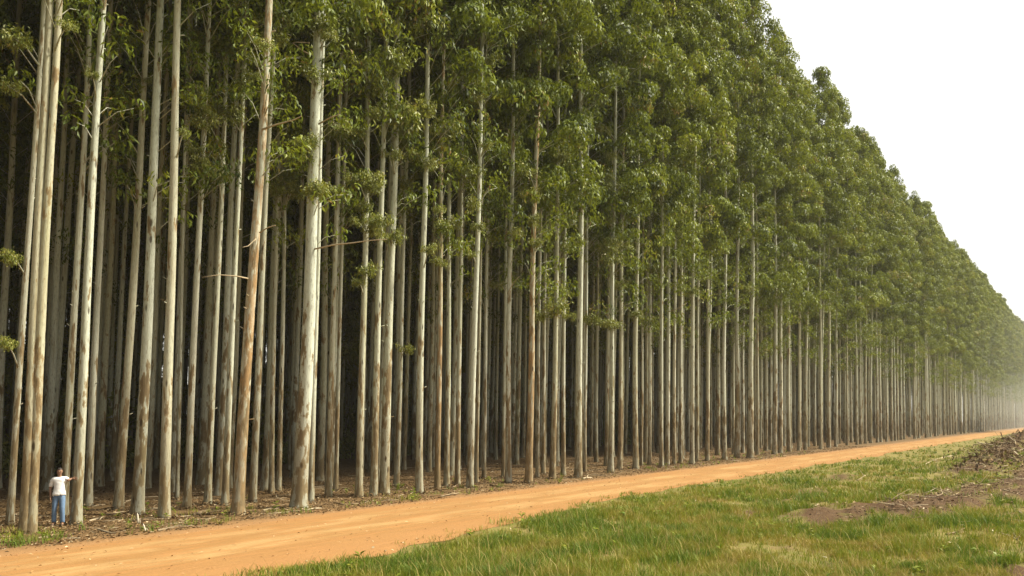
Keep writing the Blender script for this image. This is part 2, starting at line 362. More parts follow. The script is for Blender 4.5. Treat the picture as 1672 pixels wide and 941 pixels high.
# ------------------------------------------------------------------ the trees read off the photograph: base x, base y, width, x at photo row 300 (None: natural lean), bark, label
T = [
 (16, 857, 13, 52, 'mid', 'narrow brown trunk half hidden behind the left of the thick twin stems'),
 (45, 871, 28, 76, 'twin', 'thick twin-stemmed eucalyptus standing to the left of the man'),
 (104, 843, 15, 133, 'pale', 'slim shaded trunk directly behind the tree the man leans on'),
 (124, 857, 18.5, 151, 'pale', 'pale eucalyptus the man in the white shirt rests his hand on'),
 (144, 826, 14, 170, 'mid', 'slim trunk just right of the tree touched by the man, set further back'),
 (193, 832, 17, 228, 'mid', 'tan trunk tucked close behind the left side of the tree with the white splinters'),
 (224, 840, 22, 249, 'pale', 'pale trunk with white splintered stakes at its foot, right of the man'),
 (268, 846, 20, 287, 'mid', 'straight trunk with whitish peeled foot, next roadside tree right of the white splinters'),
 (289, 816, 8, 301, 'pale', 'very thin stem hidden just behind the trunk with the whitish peeled foot'),
 (305, 831, 14, 329, 'mid', 'slim trunk just right of the trunk with the whitish peeled foot'),
 (339, 823, 13, 361, 'pale', 'left one of two slim grey trunks standing left of the orange trunk'),
 (367, 825, 13, 391, 'pale', 'right one of two slim grey trunks standing left of the orange trunk'),
 (388, 840, 23, 420, 'orange', 'orange-brown trunk with peeling bark, the most orange tree by the road'),
 (412, 820, 14, 433, 'mid', 'shaded brown trunk close behind the right side of the orange trunk'),
 (443, 806, 10, 453, 'mid', 'left stem of a thin dark pair midway between the orange and the thickest trunk'),
 (455, 804, 10, 466, 'mid', 'right stem of a thin dark pair midway between the orange and the thickest trunk'),
 (488, 829, 29, 510, 'pale', 'thickest single trunk on the roadside, pale with a long bare branch to its right'),
 (507, 820, 13, 524, 'pale', 'slim pale trunk touching the right side of the thickest trunk'),
 (536, 812, 12, 553, 'mid', 'left one of two slim trunks shortly right of the thickest trunk'),
 (548, 802, 9, 562, 'mid', 'right and thinner one of two slim trunks shortly right of the thickest trunk'),
 (586, 812, 14, 598, 'pale', 'leftmost of a cluster of three pale roadside trunks right of the thickest trunk'),
 (610, 810, 14, 623, 'pale', 'middle of a cluster of three pale roadside trunks right of the thickest trunk'),
 (627, 808, 19, 643, 'pale', 'stoutest and rightmost of a cluster of three pale roadside trunks'),
 (647, 795, 11, 660, 'mid', 'brownish trunk set back just right of the cluster of three pale trunks'),
 (684, 805, 14, 694, 'pale', 'lone pale roadside trunk with dark gaps on both sides, near the small low leaf spray'),
 (714, 800, 11, 722, 'orange', 'slim orange-tinted trunk with a pale neighbour hugging its right side'),
 (729, 795, 11, 734, 'pale', 'pale trunk hugging the right side of the slim orange-tinted one'),
 (747, 793, 10, 755, 'mid', 'thin trunk right of the orange-tinted and pale close pair'),
 (767, 797, 13, 783, 'pale', 'pale leaning trunk with a thin shadowed companion on its right'),
 (778, 788, 7, 788, 'mid', 'thin shadowed companion at the right of a pale leaning trunk'),
 (790, 782, 8, 796, 'mid', 'thin set-back trunk left of the roadside pair below the low leafy clump'),
 (822, 781, 8, 828, 'pale', 'thin pale stem touching the left of a spotted tan trunk'),
 (830, 789, 12, 836, 'mid', 'spotted tan trunk close to the road, left of the low leafy clump'),
 (863, 789, 14, 874, 'orange', 'stout tan trunk with orange tint standing below the low leafy clump'),
 (877, 780, 7, 884, 'mid', 'thin stem just right of the stout tan trunk below the low leafy clump'),
 (887, 775, 8, 893, 'mid', 'thin brown stem under the middle of the low leafy clump'),
 (902, 782, 12, 909, 'pale', 'bright pale trunk rising through the right half of the low leafy clump'),
 (920, 776, 9, 925, 'mid', 'thin dull trunk just right of the low leafy clump'),
 (944, 780, 14, 950, 'pale', 'stout bright trunk alone at the road edge, right of the low leafy clump'),
 (955, 771, 7, 960, 'mid', 'thin stem hugging the right of the stout bright trunk'),
 (997, 772, 11, 1001, 'pale', 'pale trunk about a road width right of the stout bright trunk'),
 (1012, 767, 9, 1016, 'mid', 'thin tan trunk next on the right of a pale trunk in mid photo'),
 (1038, 766, 11, 1042, 'pale', 'pale roadside trunk right of a thin tan one, at the middle of the road edge'),
 (1047, 761, 6, 1050, 'mid', 'needle-thin stem hugging the right of a pale mid-road trunk'),
 (1060, 760, 7, 1063, 'mid', 'thin dull stem left of two close bright trunks'),
 (1080, 763, 8, 1083, 'pale', 'left of two close bright trunks where the grass edge starts to narrow'),
 (1089, 760, 9, 1091, 'pale', 'right of two close bright trunks where the grass edge starts to narrow'),
 (1101, 759, 7, 1104, 'mid', 'first thin stem right of two close bright trunks'),
 (1111, 757, 7, 1113, 'mid', 'second thin stem right of two close bright trunks'),
 (1130, 758, 9, 1133, 'pale', 'bright trunk with a mid-height leaf spray, left of a dark gap'),
 (1138, 754, 7, 1141, 'pale', 'thin pale stem hugging the right of a bright trunk with a mid-height leaf spray'),
 (1155, 753, 8, 1158, 'mid', 'tan stem right of the bright trunk with a mid-height leaf spray'),
 (1183, 751, 9, 1185, 'pale', 'pale trunk left of two stouter roadside trunks near the lit grass strip'),
 (1203, 748, 10, 1205, 'mid', 'left of two stouter roadside trunks near the lit grass strip'),
 (1225, 748, 12, 1227, 'pale', 'right and stoutest of two roadside trunks near the lit grass strip'),
]
GROUP_TREE = 'eucalyptus trees of the plantation'
def base_of(x, y): return ground_at(x, y)
def lean_for(x, y, x300):
    b = base_of(x, y)
    if x300 is None: x300 = x + (y-300)*(.053-.00004*(x-45))
    p = point_at(x300, 300, b[1]); return (p[0]-b[0])/p[2]
def set_tree_rot(o, lx, ly, rz):
    o.rotation_euler = (Matrix.Rotation(math.atan(lx), 4, 'Y') @ Matrix.Rotation(-math.atan(ly), 4, 'X') @ Matrix.Rotation(rz, 4, 'Z')).to_euler()
ROADWARD = math.atan2(-CA, SA)      # direction from the forest to the road
def twin_trunk():
    mb = MB(); ph = np.array([.3, 1., 2., 3.]); f = trunk_curve(ph); p = f(ZS)
    g = np.clip(ZS/15, 0, 2.6)
    for s, r0 in ((-1, .145), (1, .14)):
        q = p.copy(); q[:, 0] += s*(.07+.045*g); q[:, 1] += s*.03
        tube(mb, q, radius(ZS, r0), 12, 0, None, False, .025)
    return mb.mesh('trunk', [BARK_MID], True)
def tree(x, y, w, lx, ly, rz, var, bark, label, group=GROUP_TREE, hs=1.0):
    r = link(bpy.data.objects.new('eucalyptus_tree', None)); r.empty_display_size = .5
    r.location = (x, y, 0); set_tree_rot(r, lx, ly, rz); r.scale = (1, 1, hs)
    tm, cm, ph = var
    t = link(bpy.data.objects.new('trunk', tm if bark is None else bark), r); t.scale = (w, w, 1)
    link(bpy.data.objects.new('crown', cm), r)
    tag(r, label, 'tree', group); return r
used = []; ROOTS = {}
for i, (x, y, w, x3, bk, lab) in enumerate(T):
    b = base_of(x, y); e = i % len(EDGE)
    ppm = F/b[1]; sc = (w/ppm)/.38*.86
    kd = 's' if x < 730 else 'e'
    me = {'pale': None, 'mid': MIDS[kd][e], 'orange': ORS[kd][e], 'twin': None}[bk]
    if bk == 'twin': me = twin_trunk(); sc = 1.0
    rz = 0 if bk == 'twin' else ROADWARD + rnd.uniform(-.5, .5)
    r = tree(b[0], b[1], sc, lean_for(x, y, x3), rnd.uniform(-.004, .008), rz, (SPARSE if kd == 's' else EDGE)[e], me, lab, hs=rnd.uniform(.97, 1.03))
    used.append((b[0], b[1])); ROOTS[x] = (r, b, sc)
UA = np.array(used)

# the rest of the plantation on its planting grid
pts = []
for row in range(0, 34):
    v = ROWV + row*2.85
    umax = 450 if row < 5 else (300 if row < 9 else (190 if row < 16 else 150))
    u = -14 + rnd.uniform(0, 2.9)
    while u < umax:
        uu = u + rnd.gauss(0, .28); vv = v + rnd.gauss(0, .22); u += 2.9
        if rnd.random() < .05: continue
        thin = rnd.random()
        x, y = uv2w(uu, vv); px, py = project(x, y, 0) if y > 2 else (-1e4, 0)
        if row == 0 and 0 < px < 1236: continue
        if row <= 2 and 0 < px < 1236 and np.min(np.hypot(UA[:, 0]-x, UA[:, 1]-y)) < (1.9 if row == 1 else 1.2): continue
        if row == 0 and px <= 0 and np.min(np.hypot(UA[:, 0]-x, UA[:, 1]-y)) < 1.6: continue
        if row == 1 and px < 1236 and rnd.random() < .45: continue
        if 1 <= row <= 9 and thin < (.2 if px < 560 else 0): continue
        if row <= 4 and -70 < px < 98: continue
        pts.append((uu, vv, row, x, y, px, py))
def score(p):
    uu, vv, row, x, y, px, py = p
    if y < 5 or px < -12 or px > 1684: return -1
    d = math.hypot(x, y); depth = (vv-ROWV)/max(.05, (vv/d))   # path length inside the wood
    return 1000/d*math.exp(-max(0, depth-1.5)/13.0)
order = sorted(range(len(pts)), key=lambda i: -score(pts[i]))
N_IND = 299-len(T)
ind = set(i for i in order[:N_IND] if score(pts[i]) > 0)
stuff = [p for i, p in enumerate(pts) if i not in ind]
def zone_label(p):
    uu, vv, row, x, y, px, py = p
    where = ['in the front row', 'in the second row', 'in the third row', 'in the shaded fourth row', 'deep inside the wood'][min(row, 4)]
    if px < 75: z = 'left of the man'
    elif px < 230: z = 'between the man and the white splinters'
    elif px < 390: z = 'between the white splinters and the orange trunk'
    elif px < 490: z = 'between the orange trunk and the thickest trunk'
    elif px < 690: z = 'shortly right of the thickest trunk'
    elif px < 850: z = 'left of the low leafy clump'
    elif px < 950: z = 'around the low leafy clump'
    elif px < 1236: z = 'right of the stout bright trunk'
    elif px < 1330: z = 'beside the middle stretch of road'
    elif px < 1420: z = 'where the road starts to narrow'
    elif px < 1510: z = 'beside the narrow far road'
    elif px < 1580: z = 'at the edge of the dust haze'
    else: z = 'fading into the dust haze at the road end'
    return 'slender eucalyptus %s %s' % (where, z), 'eucalyptus trees %s %s' % (where, z)
for i in sorted(ind):
    p = pts[i]; uu, vv, row, x, y, px, py = p
    lab, grp = zone_label(p)
    edge = row <= 1
    k = rnd.randrange(len(EDGE) if edge else len(INNER)); var = (EDGE if edge else INNER)[k]
    bark = None
    if edge and rnd.random() < .4: bark = EDGE_MID[k]
    lx = lean_for(min(max(px, 0), 1640), py, None) + rnd.gauss(0, .004)
    tree(x, y, rnd.uniform(.78, 1.15), lx, rnd.gauss(0, .005), (ROADWARD + rnd.uniform(-.6, .6)) if edge else rnd.uniform(0, 6.28), var, bark, lab, grp, rnd.uniform(.945, 1.02))

# ------------------------------------------------------------------ scattering (stuff only)
def scatter(name, points, rots, scales, idx, protos, label, cat):
    """one object; its points carry copies of the prototype meshes through geometry nodes"""
    pc = bpy.data.collections.new(name+'_kinds')
    for k, me in enumerate(protos):
        o = bpy.data.objects.new('%s_kind_%02d' % (name, k), me); pc.objects.link(o)
    me = bpy.data.meshes.new(name); me.vertices.add(len(points)); me.vertices.foreach_set('co', np.asarray(points, np.float32).ravel())
    a = me.attributes.new('rot', 'FLOAT_VECTOR', 'POINT'); a.data.foreach_set('vector', np.asarray(rots, np.float32).ravel())
    a = me.attributes.new('siz', 'FLOAT_VECTOR', 'POINT'); a.data.foreach_set('vector', np.asarray(scales, np.float32).ravel())
    a = me.attributes.new('idx', 'INT', 'POINT'); a.data.foreach_set('value', np.asarray(idx, np.int32))
    me.update()
    ob = link(bpy.data.objects.new(name, me)); tag(ob, label, cat, kind='stuff')
    ng = bpy.data.node_groups.new(name, 'GeometryNodeTree')
    ng.interface.new_socket('Geometry', in_out='INPUT', socket_type='NodeSocketGeometry')
    ng.interface.new_socket('Geometry', in_out='OUTPUT', socket_type='NodeSocketGeometry')
    N = ng.nodes.new; gi = N('NodeGroupInput'); go = N('NodeGroupOutput'); iop = N('GeometryNodeInstanceOnPoints'); ci = N('GeometryNodeCollectionInfo')
    ci.inputs['Collection'].default_value = pc; ci.inputs['Separate Children'].default_value = True; ci.inputs['Reset Children'].default_value = True
    def attr(n, t):
        q = N('GeometryNodeInputNamedAttribute'); q.data_type = t; q.inputs[0].default_value = n; return q.outputs['Attribute']
    L = ng.links.new
    m2p = N('GeometryNodeMeshToPoints')
    L(gi.outputs[0], m2p.inputs[0]); L(m2p.outputs[0], iop.inputs['Points']); L(ci.outputs[0], iop.inputs['Instance'])
    iop.inputs['Pick Instance'].default_value = True
    L(attr('idx', 'INT'), iop.inputs['Instance Index'])
    e2r = N('FunctionNodeEulerToRotation'); L(attr('rot', 'FLOAT_VECTOR'), e2r.inputs[0]); L(e2r.outputs[0], iop.inputs['Rotation'])
    L(attr('siz', 'FLOAT_VECTOR'), iop.inputs['Scale']); L(iop.outputs[0], go.inputs[0])
    md = ob.modifiers.new('scatter', 'NODES'); md.node_group = ng
    return ob
whole = []
for edge in ('edge', 'inner', 'inner', 'inner'):
    ph = rng.uniform(0, 6.28, 4); mb = MB()
    build_crown(mb, ph, edge, .9); build_trunk(mb, ph, 9, .185, 1); whole.append(mb.mesh('whole_tree', [LEAF, BARK]))
P = []; R_ = []; S_ = []; I_ = []
for uu, vv, row, x, y, px, py in stuff:
    P.append((x, y, 0)); edge = row == 0
    rz = ROADWARD + rnd.uniform(-.6, .6) if edge else rnd.uniform(0, 6.28)
    e = (Matrix.Rotation(.02+rnd.gauss(0, .006), 4, 'Y') @ Matrix.Rotation(rnd.gauss(0, .006), 4, 'X') @ Matrix.Rotation(rz, 4, 'Z')).to_euler()
    R_.append(tuple(e)); s = rnd.uniform(.9, 1.1); S_.append((s, s, rnd.uniform(.95, 1.03))); I_.append(0 if edge else rnd.randrange(1, 4))
scatter('background_trees', P, R_, S_, I_, whole, 'dense mass of eucalyptus trees filling the wood behind the roadside rows', 'trees')

# leafy sprays: small hanging twigs of real-sized leaves
def build_spray(n_tw=16, R=.9, leaf=.19):
    mb = MB()
    for k in range(n_tw):
        a = rng.uniform(0, 6.28); q = R*math.sqrt(rng.uniform(.02, 1)); zc = rng.uniform(-.35, .4)*R*.8
        e = np.array([q*math.cos(a), q*math.sin(a), zc]); s = e*.25+np.array([0, 0, -.1])
        m1 = (s+e)/2+np.array([0, 0, .12]); tube(mb, [s, m1, e], [.010, .007, .004], 4, 1)
        n = rng.integers(26, 44); t = rng.uniform(.25, 1, n)[:, None]
        Pn = s*(1-t)+e*t + rng.normal(0, .13, (n, 3))
        ax = unit(rng.normal(0, .55, (n, 3))+np.array([0, 0, -.75])+unit(e)*.35)
        leaf_quads(mb, Pn, ax, rng.normal(0, 1, (n, 3)), leaf*rng.uniform(.7, 1.3, n), .055*rng.uniform(.8, 1.4, n)*leaf/.19, np.clip(rng.normal(.5, .2, n)+.25*rng.normal()*.5, 0, 1), .2)
    tube(mb, [np.array([0, 0, -.12]), np.array([0, 0, .05])], [.015, .01], 4, 1)
    return mb.mesh('foliage', [LEAF_SPRAY, BARK])
SPRAYS = [build_spray() for _ in range(4)]
def spray(px, py, size, tx=None):
    """hangs at photo point px,py on the listed tree nearest in x (or the one named by base x)"""
    if tx is None:
        def xat(a): return a[0] + (a[3]-a[0])*(a[1]-py)/(a[1]-300)
        tx = min(T, key=lambda a: abs(xat(a)-px)-.8*a[2])[0]
    r, b, sc = ROOTS[tx]
    off = rnd.uniform(.35, .9)
    P = point_at(px, py, b[1]-off)
    bpy.context.view_layer.update()
    loc = r.matrix_world.inverted() @ Vector(P)
    s = size*(b[1]-off)/F/2/.95
    o = link(bpy.data.objects.new('foliage', SPRAYS[rnd.randrange(4)]), r)
    o.location = loc; o.scale = (s, s, s*1.1); o.rotation_euler.z = rnd.uniform(0, 6.28)
    # the twig that carries it
    z0 = max(1, loc.z-.7*rnd.uniform(.3, 1.2)); mb = MB(); a = np.array([0, 0, z0]); c = np.array(loc)
    tube(mb, [a, a*.5+c*.5+np.array([0, 0, .12]), c], [.03, .022, .012], 6, 0, .35)
    link(bpy.data.objects.new('branch', mb.mesh('branch', [BARK, TWIG])), r)
SPR = [(370, 185, 66), (335, 178, 40), (480, 150, 90), (455, 195, 60), (640, 95, 80), (655, 190, 90), (615, 140, 60), (715, 205, 80), (690, 175, 60), (735, 120, 70), (805, 165, 60),
       (908, 500, 56), (880, 515, 44), (930, 515, 30), (662, 568, 34), (335, 275, 52), (300, 215, 24), (580, 290, 50), (445, 300, 46), (470, 290, 34), (815, 465, 30), (1130, 475, 30), (1112, 468, 22),
       (600, 440, 44), (585, 460, 30), (825, 325, 50), (890, 385, 50), (875, 395, 36), (1000, 395, 34), (985, 400, 26), (1220, 470, 30), (560, 60, 80), (530, 40, 60), (590, 20, 80), (690, 40, 80), (770, 60, 80),
       (410, 120, 44), (110, 40, 40), (20, 60, 80), (12, 140, 60), (15, 420, 50), (10, 560, 44), (150, 120, 30), (240, 130, 24), (520, 120, 60), (860, 280, 50), (940, 300, 46), (745, 260, 46), (640, 250, 40), (505, 230, 44), (1050, 300, 40), (1100, 380, 30),
       (320, 60, 50), (380, 40, 60), (450, 60, 60), (1180, 350, 36), (680, 250, 40), (350, 240, 40), (395, 20, 50), (625, 40, 60)]
for k in range(135):
    px = 300+820*rnd.random()**.85; low = np.interp(px, [300, 400, 640, 900, 1200], [300, 320, 400, 520, 560]); py = low*rnd.random()**.75
    SPR.append((px, py, rnd.uniform(34, 66)*np.interp(px, [300, 1120], [1, .6])))
for px, py, sz in SPR: spray(px, py, sz)
# long bare branches
def bare(tx, pts, r0=.035):
    r, b, sc = ROOTS[tx]; bpy.context.view_layer.update(); mi = r.matrix_world.inverted()
    q = [np.array(mi @ Vector(point_at(x, y, b[1]-.22-.25*k))) for k, (x, y) in enumerate(pts)]
    n = len(q); mb = MB(); tube(mb, q, np.linspace(r0, .012, n), 6, 0, .8)
    o = link(bpy.data.objects.new('branch', mb.mesh('branch', [TWIG])), r); o['label'] = 'long bare pale branch'
bare(488, [(513, 407), (545, 400), (575, 397), (603, 393), (632, 391)], .032)
bare(488, [(520, 203), (540, 192), (555, 187)], .035); bare(488, [(508, 90), (492, 82), (478, 70)], .03); bare(488, [(506, 70), (480, 69)], .025)
bare(388, [(405, 455), (385, 451), (358, 449), (330, 453)], .028)
bare(388, [(428, 212), (450, 204), (480, 196), (492, 190)], .038); bare(388, [(424, 380), (437, 372), (450, 368)], .025); bare(388, [(418, 390), (405, 402), (396, 404)], .02)
bare(830, [(829, 480), (838, 462), (848, 452)], .02); bare(1089, [(1090, 510), (1105, 505), (1122, 495)], .03)

# low regrowth deep in the shade, which closes the view through the trunks
P = []; R_ = []; S_ = []; I_ = []
for k in range(1500):
    u = rng.uniform(0, 150); v = rng.uniform(48, 118); x, y = uv2w(u, v)
    big = rng.uniform(1.2, 3.4); P.append((x, y, rng.uniform(0.4, 1)*rng.choice([1, 2.5, 6, 12]))); R_.append((0, 0, rng.uniform(0, 6.28))); S_.append((big, big, big)); I_.append(rng.integers(0, 4))
scatter('undergrowth', P, R_, S_, I_, SPRAYS, 'dark leafy regrowth deep in the shade of the wood', 'undergrowth')

# ------------------------------------------------------------------ leaf litter and sticks on the forest floor
def flakes(name, u, v, hf, size, stops, label, cat, mat=None, lift=.012):
    n = len(u); z = hf(u, v)+lift*rng.uniform(.3, 2, n); P = np.stack([u, v, z], 1)
    a = rng.uniform(0, 6.28, n); ax = np.stack([np.cos(a), np.sin(a), rng.normal(0, .25, n)], 1)
    nr = unit(np.stack([rng.normal(0, .5, n), rng.normal(0, .5, n), np.ones(n)], 1))
    mb = MB(); leaf_quads(mb, P, ax, nr, size*rng.uniform(.5, 1.5, n), size*.32*rng.uniform(.6, 1.6, n), rng.random(n), .15)
    o = link(bpy.data.objects.new(name, mb.mesh(name, [mat or tinted(name, stops)]))); o.rotation_euler.z = PHI
    return tag(o, label, cat, kind='stuff')
flat = lambda u, v: 0*u
n = 90000; u = 6+95*rng.random(n)**1.6; v = 21.6+np.abs(rng.normal(0, 1, n))*9; keep = fbm(u*.7, v*.7, 61) > .36; u, v = u[keep], v[keep]
TB = np.array([w2uv(*ROOTS[a[0]][1][:2]) for a in T])
bu = np.repeat(TB[:, 0], 130); bv = np.repeat(TB[:, 1], 130); an = rng.uniform(0, 6.28, len(bu)); rr_ = .2+np.abs(rng.normal(0, .28, len(bu)))
u = np.concatenate([u, bu+rr_*np.cos(an)]); v = np.concatenate([v, bv+rr_*np.sin(an)])
def heaped(u, v):
    d = np.full(u.shape, 9.)
    for a, b in TB: d = np.minimum(d, np.hypot(u-a, v-b))
    return .15*np.exp(-(d/.38)**2)*(.4+.6*rng.random(u.shape))
flakes('leaf_litter', u, v, heaped, .11, [(0, C(.055, .034, .016)), (.5, C(.15, .09, .04)), (.88, C(.24, .155, .075)), (.98, C(.40, .32, .20))], 'brown fallen leaves and bark flakes covering the forest edge', 'leaf litter')
n = 2200; u = 4+120*rng.random(n)**1.4; v = lo_e(u) + (hi_e(u)-lo_e(u))*np.where(rng.random(n) < .9, rng.beta(.28, .22, n), rng.random(n))
flakes('road_debris', u, v, lambda u, v: 0*u+.04, .085, [(0, C(.22, .11, .045)), (.6, C(.36, .19, .075)), (1, C(.55, .42, .25))], 'scattered clods and leaves on the dirt road', 'debris')
def sticks(name, u, v, hf, Lr, rad, label, cat, kind='stuff', tl=.35):
    mb = MB()
    for a, b in zip(u, v):
        L = rng.uniform(*Lr); th = rng.uniform(0, 6.28); z = float(hf(np.array(a), np.array(b))); t = rng.normal(0, tl)
        d = np.array([math.cos(th), math.sin(th), 0]); p0 = np.array([a, b, z+rad*1.2]); k = np.array([-d[1], d[0], 0])*rng.normal(0, .08)*L
        up = np.array([0, 0, abs(t)*L*.5])
        tube(mb, [p0, p0+d*L*.5+k+up*.4, p0+d*L+up], [rad, rad*.8, rad*.35], 5, 0, rng.random())
    o = link(bpy.data.objects.new(name, mb.mesh(name, [TWIG]))); o.rotation_euler.z = PHI; return tag(o, label, cat, kind=kind)
n = 520; u = 6+80*rng.random(n)**1.5; v = 22.2+np.abs(rng.normal(0, 1, n))*8
sticks('twig_litter', u, v, flat, (.3, 1.3), .014, 'thin dry twigs scattered over the leaf litter', 'twigs', tl=.12)

def stick_thing(name, pts, r0, tint, label, cat, group=None, forks=0, r1=None, absz=None):
    """one fallen branch laid along photo points on the ground"""
    w = []
    for k, (x, y) in enumerate(pts):
        g = ground_at(x, y); uu, vv = w2uv(g[0], g[1]); w.append(np.array([g[0], g[1], float(g_h(uu, vv))+r0*.8]))
    o0 = w[0].copy()
    q = [p-o0 for p in w]; mb = MB()
    if len(q) == 2: q = [q[0], q[0]*.5+q[1]*.5+rng.normal(0, .03, 3)*np.array([1, 1, .3])+np.array([0, 0, .02]), q[1]]
    tube(mb, q, np.linspace(r0, r1 or r0*.45, len(q)), 7, 0, tint, wob=.05)
    o = link(bpy.data.objects.new(name, mb.mesh(name, [TWIG], True))); o.location = o0; tag(o, label, cat, group)
    for k in range(forks):
        m2 = MB(); s = q[0]*(.6-.2*k)+q[-1]*(.4+.2*k); d = unit((q[-1]-q[0])+rng.normal(0, .6, 3)*np.linalg.norm(q[-1]-q[0])*np.array([1, 1, .3])); d[2] = abs(d[2])*.6+.15
        L = min(.7, np.linalg.norm(q[-1]-q[0])*rng.uniform(.25, .45))
        tube(m2, [s, s+d*L*.5+np.array([0, 0, .03]), s+d*L], [r0*.6, r0*.4, r0*.2], 5, 0, tint); link(bpy.data.objects.new('twig', m2.mesh('twig', [TWIG])), o)
    return o
FB = 'fallen branches at the forest edge'
for pts_, r0, tint, lab in [
 ([(146, 852), (165, 846), (186, 848)], .03, .9, 'pale fallen branch on the litter just right of the touched tree'),
 ([(150, 828), (172, 825)], .022, .85, 'short pale stick behind the tree touched by the man'),
 ([(205, 820), (235, 813), (258, 812)], .03, .75, 'grey fallen branch behind the white splinters'),
 ([(258, 868), (300, 858), (330, 862)], .035, .6, 'long brown branch lying below the trunk with the peeled foot'),
 ([(316, 842), (345, 833), (372, 838)], .045, .45, 'dark crooked branch on the litter left of the orange trunk'),
 ([(330, 806), (358, 800)], .028, .9, 'pale stick in the shade left of the orange trunk'),
 ([(160, 866), (182, 872), (205, 868)], .03, .8, 'pale crooked branch at the litter edge below the man'),
 ([(62, 880), (82, 876), (100, 880)], .025, .7, 'small stick on the litter under the man'),
 ([(430, 835), (452, 829), (470, 834)], .035, .7, 'tan branch between the orange trunk and the thickest trunk'),
 ([(500, 834), (525, 831)], .03, .95, 'whitish stick at the foot of the thickest trunk'),
 ([(545, 822), (566, 826)], .03, .55, 'brown branch between the thickest trunk and the pale cluster'),
 ([(720, 812), (752, 806)], .035, .6, 'brown branch on the road verge right of the lone pale trunk'),
 ([(800, 793), (818, 797)], .04, .4, 'dark branch left of the spotted tan trunk'),
 ([(952, 783), (966, 781)], .05, .95, 'pale cut stick at the foot of the stout bright trunk')]:
    stick_thing('fallen_branch', pts_, r0, tint, lab, 'branch', FB, forks=1)
# white splintered stakes by the third roadside tree
def splinter(px, py, h, lean, label):
    g = ground_at(px, py); mb = MB(); b = np.array([0, 0, -.04])
    tube(mb, [b, b+np.array([lean*.4, 0, h*.5]), b+np.array([lean*.8, .02, h*.85]), b+np.array([lean, .02, h])], [.030, .028, .020, .005], 5, 0, .6, wob=.12)
    tube(mb, [b+np.array([.05, 0, 0]), b+np.array([.05+lean*.3, .01, h*.55])], [.02, .005], 5, 0, .3, wob=.1)
    o = link(bpy.data.objects.new('splintered_stake', mb.mesh('splintered_stake', [PALEWOOD]))); o.location = g; tag(o, label, 'wood splinter', 'white splinters by the trunk')
PALEWOOD = tinted('pale_wood', [(0, C(.4, .34, .24)), (1, C(.66, .60, .48))], .8)
splinter(226, 855, .36, -.05, 'taller upright white wood splinter close to the trunk foot')
splinter(238, 868, .26, -.09, 'shorter leaning white wood splinter nearer the road')

# ------------------------------------------------------------------ grass
def dens_mask(u, v):
    m = np.maximum(np.clip((lo_e(u)+.75-v)/1.5, 0, 1)*np.clip(1-(v > lo_e(u)-.7)*(.85-1.9*np.clip(fbm(u*1.1, v*1.1, 78)-.3, 0, 1)), 0, 1), .11*(v > 21.9)*np.clip((26.5-v)/2, 0, 1)*(fbm(u*.8, v*.8, 77) > .52))*(1-np.clip(soil(u, v)*1.25, 0, 1)**.7)
    return m*np.clip(fbm(u*.55, v*.55, 71)*2.6-.62, .06, 1)
def grass(n, name):
    # denser near the camera
    px = rng.uniform(-40, 1720, n); py = 690+ (1010-690)*rng.random(n)**.62
    Dx = (px-W0/2)/F; up = (CY-py)/F; dy = FWD[1]+UPV[1]*up; dz = FWD[2]+UPV[2]*up; t = -EYE/dz
    x = Dx*t; y = dy*t; ok = (t > 0) & (y < 150); x, y = x[ok], y[ok]; u, v = w2uv(x, y)
    k = (v < 27) & (rng.random(len(u)) < dens_mask(u, v)); u, v = u[k], v[k]; dist = np.hypot(*uv2w(u, v))
    nb = 7; u = np.repeat(u, nb)+rng.normal(0, .07, len(u)*nb); v = np.repeat(v, nb)+rng.normal(0, .07, len(v)*nb); dist = np.repeat(dist, nb)
    N = len(u); z = g_h(u, v)-.01
    lush = fbm(u*.3, v*.3, 81); tuft = fbm(u*1.5, v*1.5, 83); hh = 1.2*(.07+.22*np.clip(lush-.25, 0, 1)+.30*np.clip(tuft-.5, 0, 1)+.06*rng.random(N))*rng.uniform(.55, 1.35, N)
    hh *= np.where(v > 13.5, .75, 1)
    tall = rng.random(N) < .018; hh[tall] *= 1.9
    wd = .007*np.clip(dist/22, 1, 4)*rng.uniform(.7, 1.3, N); a = rng.uniform(0, 6.28, N); s = np.stack([np.cos(a), np.sin(a), 0*a], 1)*wd[:, None]
    b = rng.uniform(0, 6.28, N); bend = np.stack([np.cos(b), np.sin(b), 0*b], 1)*(hh*rng.uniform(.15, .8, N))[:, None]
    p = np.stack([u, v, z], 1); up3 = np.array([0, 0, 1.])*hh[:, None]
    V = np.stack([p-s, p+s, p+up3*.6+bend*.35+s*.7, p+up3*.6+bend*.35-s*.7, p+up3*.95+bend], 1).reshape(-1, 3)
    i = np.arange(N)[:, None]*5
    dry = fbm(u*.9+3, v*.9, 91)
    tint = np.clip(.69-1.25*(dry-.5)+.8*(tuft-.5)+.45*(lush-.5)+rng.normal(0, .15, N), 0, 1); tint[tall] = .1
    me = mesh_np(name, V, [i+np.array([[0, 1, 2, 3]]), i+np.array([[3, 2, 4]])], [GRASS], None, {'tint': np.repeat(tint, 5)})
    o = link(bpy.data.objects.new(name, me)); o.rotation_euler.z = PHI
    return tag(o, 'short olive-green grass growing between the dirt road and the bare soil', 'grass', kind='stuff')
GRASS = tinted('grass_blades', [(0, C(.44, .34, .13)), (.22, C(.32, .245, .052)), (.5, C(.245, .235, .026)), (.78, C(.18, .225, .018)), (1, C(.11, .17, .015))], .55, .25, .3)
grass(150000, 'grass')
